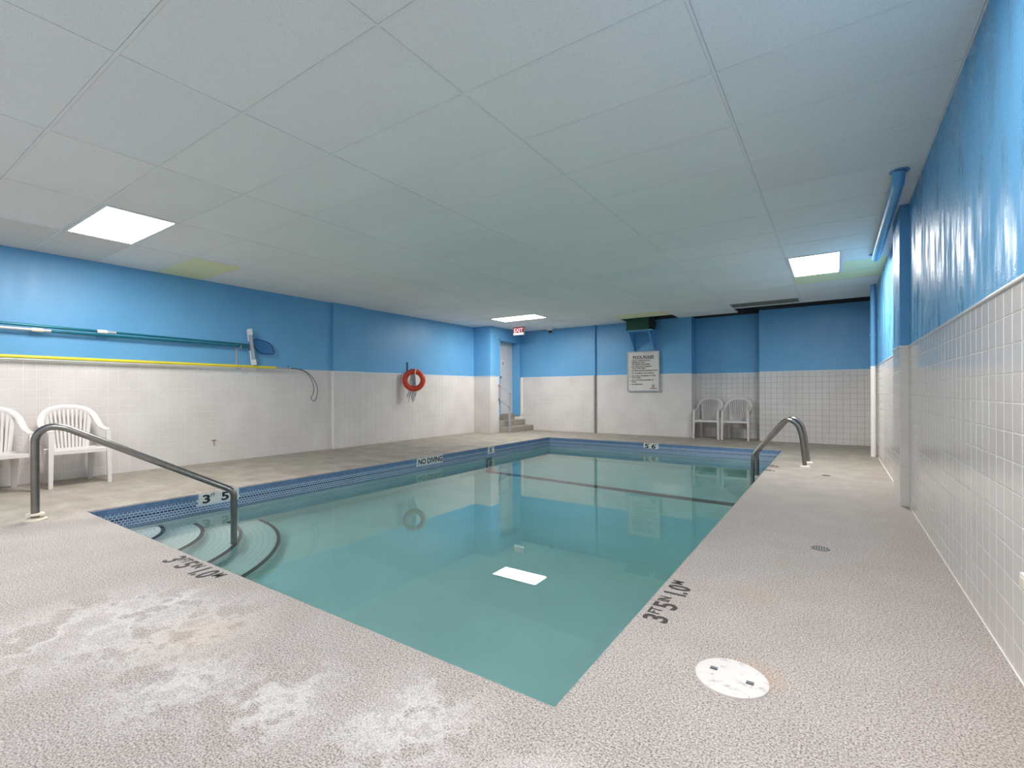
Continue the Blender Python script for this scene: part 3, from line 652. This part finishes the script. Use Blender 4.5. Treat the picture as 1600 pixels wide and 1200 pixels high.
# ---------------------------------------------------------------- chairs
def make_chair():
    t = empty('resin_chair')
    for s in (-1, 1):
        MB().sweep([(s * .252, -.27, 0), (s * .248, -.262, .3), (s * .244, -.25, .60)], [(-.021, -.024), (.021, -.024), (.021, .024), (.005, .024), (-.021, .012)], side=(1, 0, 0), scale=[.85, 1, 1.05]).build('front_leg', M_CHAIR, t, bevel=0.003)
        MB().sweep([(s * .2, .245, 0), (s * .195, .19, .2), (s * .19, .14, .40)], [(-.032, -.014), (.032, -.014), (.032, .014), (-.032, .014)], side=(1, 0, 0), scale=[.62, .85, 1.2]).build('back_leg', M_CHAIR, t)
    # seat: dished sheet with a rolled front lip
    m = MB(); nx, ny = 10, 10; V = []
    for dz in (0, -.014):
        for j in range(ny + 1):
            for i in range(nx + 1):
                u = i / nx * 2 - 1; v = j / ny; w = .235 - .035 * v
                V.append((u * w, -.265 + v * .46, .412 - .022 * math.sin(math.pi * v) * (1 - u * u) - (.028 * (1 - v * 8) if v < .125 else 0) - .012 * v + dz))
    k = (nx + 1) * (ny + 1); F = []
    for j in range(ny):
        for i in range(nx):
            a = j * (nx + 1) + i; F += [(a, a + 1, a + nx + 2, a + nx + 1), (k + a, k + a + nx + 1, k + a + nx + 2, k + a + 1)]
    for i in range(nx): F += [(i, k + i, k + i + 1, i + 1), (ny * (nx + 1) + i, ny * (nx + 1) + i + 1, k + ny * (nx + 1) + i + 1, k + ny * (nx + 1) + i)]
    for j in range(ny): a = j * (nx + 1); F += [(a, a + nx + 1, k + a + nx + 1, k + a), (a + nx, k + a + nx, k + a + 2 * nx + 1, a + 2 * nx + 1)]
    m.add(V, F); m.build('seat', M_CHAIR, t, smooth=True)
    MB().sweep([(-.235, -.262, .385), (.235, -.262, .385)], [(-.008, -.02), (.008, -.02), (.008, .02), (-.008, .02)], side=(0, 1, 0)).build('seat_apron', M_CHAIR, t)
    # arms and arched back as one continuous band
    half = [(.244, -.272, .610), (.246, -.15, .622), (.249, -.03, .632), (.253, .08, .655), (.25, .155, .70), (.232, .205, .765), (.19, .238, .822), (.11, .258, .86), (0, .265, .872)]
    full = half + [(-x, y, z) for x, y, z in reversed(half[:-1])]
    pa = smooth_path(full, 5)
    m = MB(); V = []; n = len(pa)
    for i, p in enumerate(pa):
        tv = (pa[min(i + 1, n - 1)] - pa[max(i - 1, 0)]).normalized()
        f = min(1, max(0, (p.z - .625) / .10))                 # flat arm -> upright band
        nrm = Vector((0, 0, 1)).lerp(Vector((0, -1, .15)), f).normalized(); a = nrm.cross(tv).normalized(); nn = tv.cross(a).normalized()
        for q0, q1 in ((-.027, -.007), (.027, -.007), (.03, .004), (.018, .010), (-.018, .010), (-.03, .004)): V.append(p + a * q0 + nn * q1)
    F = [(i * 6 + c, i * 6 + (c + 1) % 6, (i + 1) * 6 + (c + 1) % 6, (i + 1) * 6 + c) for i in range(n - 1) for c in range(6)] + [tuple(range(6)), tuple(range(n * 6 - 6, n * 6))]
    m.add(V, F); m.build('arm_and_back_band', M_CHAIR, t, smooth=True, angle=60)
    # slats fan from the seat to the arch
    ns = 11
    for k in range(ns):
        u = k / (ns - 1) * 2 - 1; xb, xt = u * .155, u * .195
        zt = float(np.interp(abs(xt), [0, .11, .20, .25], [.862, .85, .812, .76])); yt_ = float(np.interp(abs(xt), [0, .11, .20, .25], [.262, .256, .238, .2]))
        wd = .0105 if abs(u) < .99 else .018
        MB().sweep([(xb, .185, .395), ((xb * .65 + xt * .35), .205, .55), (xt, yt_, zt)], [(-wd, -.005), (wd, -.005), (wd, .005), (-wd, .005)], side=(1, 0, 0)).build('back_slat', M_CHAIR, t)
    return t
def copy_thing(t):
    c = t.copy(); COL.objects.link(c)
    for ch in t.children:
        k = ch.copy(); COL.objects.link(k); k.parent = c
    return c
chair = make_chair()
spots = [((-7.275, 1.73, 0), math.pi / 2 - .02, 'white resin armchair under the long poles, the one nearer the life ring'),
         ((-7.275, 1.085, 0), math.pi / 2 + .01, 'white resin armchair under the long poles, the one farther from the life ring'),
         ((-2.312, 11.125, 0), 0.0, 'white slatted armchair in the niche, the one nearer the rules sign'),
         ((-1.735, 11.13, 0), 0.0, 'white slatted armchair in the niche, the one nearer the corner drain pipe')]
for k, (p, rz, lb) in enumerate(spots):
    c = chair if k == 0 else copy_thing(chair); c.location = p; c.rotation_euler.z = rz
    tag(c, lb, 'chair', 'white resin armchairs along the walls')

# ---------------------------------------------------------------- poles on the left wall
XP = WL + .085
def pole(name, label, y0, z0, y1, z1, r, segs, extra=()):
    e = tag(empty(name, (XP, y0, z0)), label, 'pole'); at = lambda y: (0, y - y0, (z1 - z0) * (y - y0) / (y1 - y0))
    for nm, a, c, rr, mt in segs: MB().tube([at(a), at(c)], rr, 12).build(nm, mt, e, smooth=True)
    return e, at
e1, at1 = pole('skimmer_pole', 'upper teal pool pole ending in a blue leaf net', .1, 1.825, 3.92, 1.783, .014,
    [('tube', .1, 2.05, .0165, M_TEAL), ('clamp', 2.02, 2.12, .024, M_WHITE), ('grip', 2.12, 2.21, .018, M_ALU), ('inner_tube', 2.21, 3.93, .014, M_TEAL)])
net = [(3.93, 1.866), (3.989, 1.883), (4.084, 1.867), (4.181, 1.84), (4.242, 1.796), (4.279, 1.696), (4.26, 1.66), (4.168, 1.658), (4.071, 1.658), (4.012, 1.69), (3.965, 1.739), (3.936, 1.778)]
loc = [(0.0, y - .1, z - 1.825) for y, z in net]
nf = MB().tube(loc, .007, 8, closed=True).build('net_frame', M_NAVY, e1, smooth=True)
c0 = (-.02, 4.1 - .1, 1.765 - 1.825); m = MB(); n = len(loc); mid = [tuple(.5 * (a + b_) + (0 if k else -.008) for k, (a, b_) in enumerate(zip(p, c0))) for p in loc]
m.add(loc + mid + [c0], [(i, (i + 1) % n, n + (i + 1) % n, n + i) for i in range(n)] + [(n + i, n + (i + 1) % n, 2 * n) for i in range(n)]); m.build('net_bag', M_NET, nf, smooth=True)
e2, at2 = pole('brush_pole', 'lower teal pool pole with white handle and grey wall brush', .1, 1.77, 3.9, 1.752, .014,
    [('handle', .1, 1.44, .017, M_ALU), ('clamp', 1.44, 1.53, .023, M_IVORY), ('grip', 1.53, 1.6, .018, M_ALU), ('tube', 1.6, 3.9, .014, M_TEAL)])
bp = [(.03, 3.868 - .1, 2.03 - 1.77), (.03, 3.90 - .1, 1.76 - 1.77), (.03, 3.94 - .1, 1.47 - 1.77)]
MB().sweep(bp, [(-.022, -.014), (.022, -.014), (.022, .014), (-.022, .014)], side=(0, 1, 0)).build('brush_back', M_GP, e2); bb = [c for c in e2.children if c.name.startswith('brush_back')][0]
for a, c in ((0, .17), (.85, 1.0)):
    f = lambda t_: tuple(Vector(bp[0]).lerp(Vector(bp[2]), t_) + Vector((.004, 0, 0))); MB().sweep([f(a), f(c)], [(-.026, -.018), (.026, -.018), (.026, .018), (-.026, .018)], side=(0, 1, 0)).build('brush_end', M_WHITE, bb)
for a, c in ((.02, .34), (.6, .98)):
    MB().sweep([f(a), f(c)], [(-.016, -.012), (.016, -.012), (.02, -.06), (-.02, -.06)], side=(0, 1, 0)).build('bristles', M_WHITE, bb)
e3, at3 = pole('rescue_pole', 'long yellow rescue pole with a black wire body hook', .1, 1.455, 4.3, 1.443, .017,
    [('tube', .1, 4.3, .0195, M_YEL), ('socket', 4.3, 4.56, .012, M_GP)])
hook = [(4.555, 1.439), (4.689, 1.431), (4.785, 1.409), (4.883, 1.347), (4.969, 1.206), (4.99, 1.088), (4.975, 1.01), (4.939, .958), (4.946, .912), (4.982, .885), (5.026, .911), (5.063, 1.049), (5.041, 1.168), (4.983, 1.272), (4.898, 1.361), (4.772, 1.421), (4.689, 1.437), (4.56, 1.445)]
MB().tube(smooth_path([(0, y - .1, z - 1.455) for y, z in hook], 4), .006, 8).build('body_hook', M_DARKGREY, e3, smooth=True)
for y in (4.52,): MB().tube([(.0, y - .1, -.03), (0, y - .1, .03)], .008, 8).build('pin', M_DARKGREY, e3)
for nm, y, lb in (('pole_hook', 3.72, 'clear plastic strap hook holding the poles beside the brush'), ('pole_hook', .5, 'clear plastic strap hook holding the pole handles above the armchairs')):
    e = tag(empty(nm, (WL, y, 1.43)), lb, 'hook', 'pole hooks on the wall')
    MB().box(0, .006, -.014, .014, -.01, .36).build('strap', M_GP, e)
    for z in (0, .315): MB().tube(smooth_path([(.004, 0, z - .01), (.05, .01, z - .022), (.1, .02, z - .02), (.118, .024, z + .02)], 4), .006, 8).build('hook_arm', M_GP, e, smooth=True)

# ---------------------------------------------------------------- life ring
e = empty('life_ring', (WL + .215, 7.27, 1.29)); tag(e, 'orange life ring with white rope hanging on the tiled wall', 'life ring')
nrm = Vector((.74, -.67, .05)).normalized(); sx = Vector((0, 0, 1)).cross(nrm).normalized(); sy = nrm.cross(sx)
MB().tube([sx * (.187 * math.cos(a)) + sy * (.187 * math.sin(a)) for a in np.linspace(0, 2 * math.pi, 49)[:-1]], .056, 16, closed=True).build('ring', M_ORANGE, e, smooth=True)
m = MB(); m.tube([(sx * (math.cos(1.42) * r) + sy * (math.sin(1.42) * r)) + nrm * h for r, h in ((.125, .0), (.135, .05), (.187, .062), (.24, .05), (.25, 0), (.187, -.06))], .009, 8, closed=True); m.build('lashing', M_WHITE, e, smooth=True)
for k in range(7):
    o_ = (k - 3) * .016; l = .30 + .17 * random.random()
    P = [sx * (o_ * .4) + Vector((-.03, 0, .16)), sx * (o_ - .02) + Vector((-.035, .01, 0)), sx * (o_ * 1.3 - .03) + Vector((-.05, .02, -.24)), sx * (o_ * 1.6 - .05 + .02 * random.random()) + Vector((-.05, .02, -l - .02)), sx * (o_ * 1.9 - .02) + Vector((-.05, .02, -l + .06)), sx * (o_ + .02) + Vector((-.05, .02, -.18)), sx * (o_ * .6 + .015) + Vector((-.04, 0, .12))]
    MB().tube(smooth_path(P, 5), .0065, 6).build('rope_coil', M_ROPE, e, smooth=True)
e = empty('wall_peg', (WL, 7.28, 1.52)); tag(e, 'dark metal peg carrying the orange life ring', 'peg')
MB().box(0, .008, -.02, .02, -.05, .16).build('plate', M_NAVY, e); MB().tube([(0, 0, -.03), (.14, -.05, -.04), (.2, -.06, .01)], .009, 8).build('arm', M_NAVY, e, smooth=True)

# ---------------------------------------------------------------- small things on deck and walls
e = empty('skimmer_hatch', (-.312, 1.86, 0)); tag(e, 'round scuffed white skimmer lid set in the deck', 'lid')
MB().lathe([(0, .0105), (.108, .0105), (.112, .0095), (.117, .009), (.121, .006), (.122, 0)], seg=48).build('cover', M_LID, e, smooth=True)
for x, y in ((-.062, .015), (.062, -.012)):
    MB().box(x - .0125, x + .0125, y - .011, y + .011, .0098, .0112).build('finger_slot', M_DARKGREY, e); MB().box(x - .0125, x + .0125, y + .001, y + .004, .0112, .0125).build('slot_bar', M_GP, e)
for (x, y), r, lb in (((-.083, 3.715), .052, 'small round slotted floor drain in the walkway between hatch and pillar'), ((-.094, 6.95), .045, 'small round floor drain beside the pool ladder')):
    e = tag(empty('floor_drain', (x, y, 0)), lb, 'drain', 'floor drains in the walkway')
    MB().lathe([(0, .001), (r, .001), (r, 0)], seg=28).build('recess', M_BLACK, e); MB().lathe([(r - .008, .0), (r - .008, .003), (r, .003), (r + .002, 0)], seg=28).build('rim', M_DARKGREY, e)
    for k in range(-3, 4):
        xx = k * r * .27; hh = math.sqrt(max(0, (r - .006) ** 2 - xx ** 2)); MB().box(xx - .0035, xx + .0035, -hh, hh, .001, .003).build('bar', M_VENT, e)
e = empty('outlet_box', (WR, 2.315, .35)); tag(e, 'white outlet box low on the tiled wall beside the walkway', 'outlet')
MB().box(-.02, -.001, -.035, .035, 0, .055).build('cover', M_WHITE, e, bevel=0.004); MB().box(-.023, -.02, -.018, .018, .012, .043).build('socket_plate', M_IVORY, e)
e = empty('rusty_hook', (WL + .007, 3.396, .25)); tag(e, 'tiny rusty hook low on the white tiles below the poles', 'hook')
MB().box(0, .004, -.035, .03, .075, .086).build('plate', M_RUST, e); MB().box(0, .006, -.004, .004, 0, .08).build('stem', M_RUST, e)
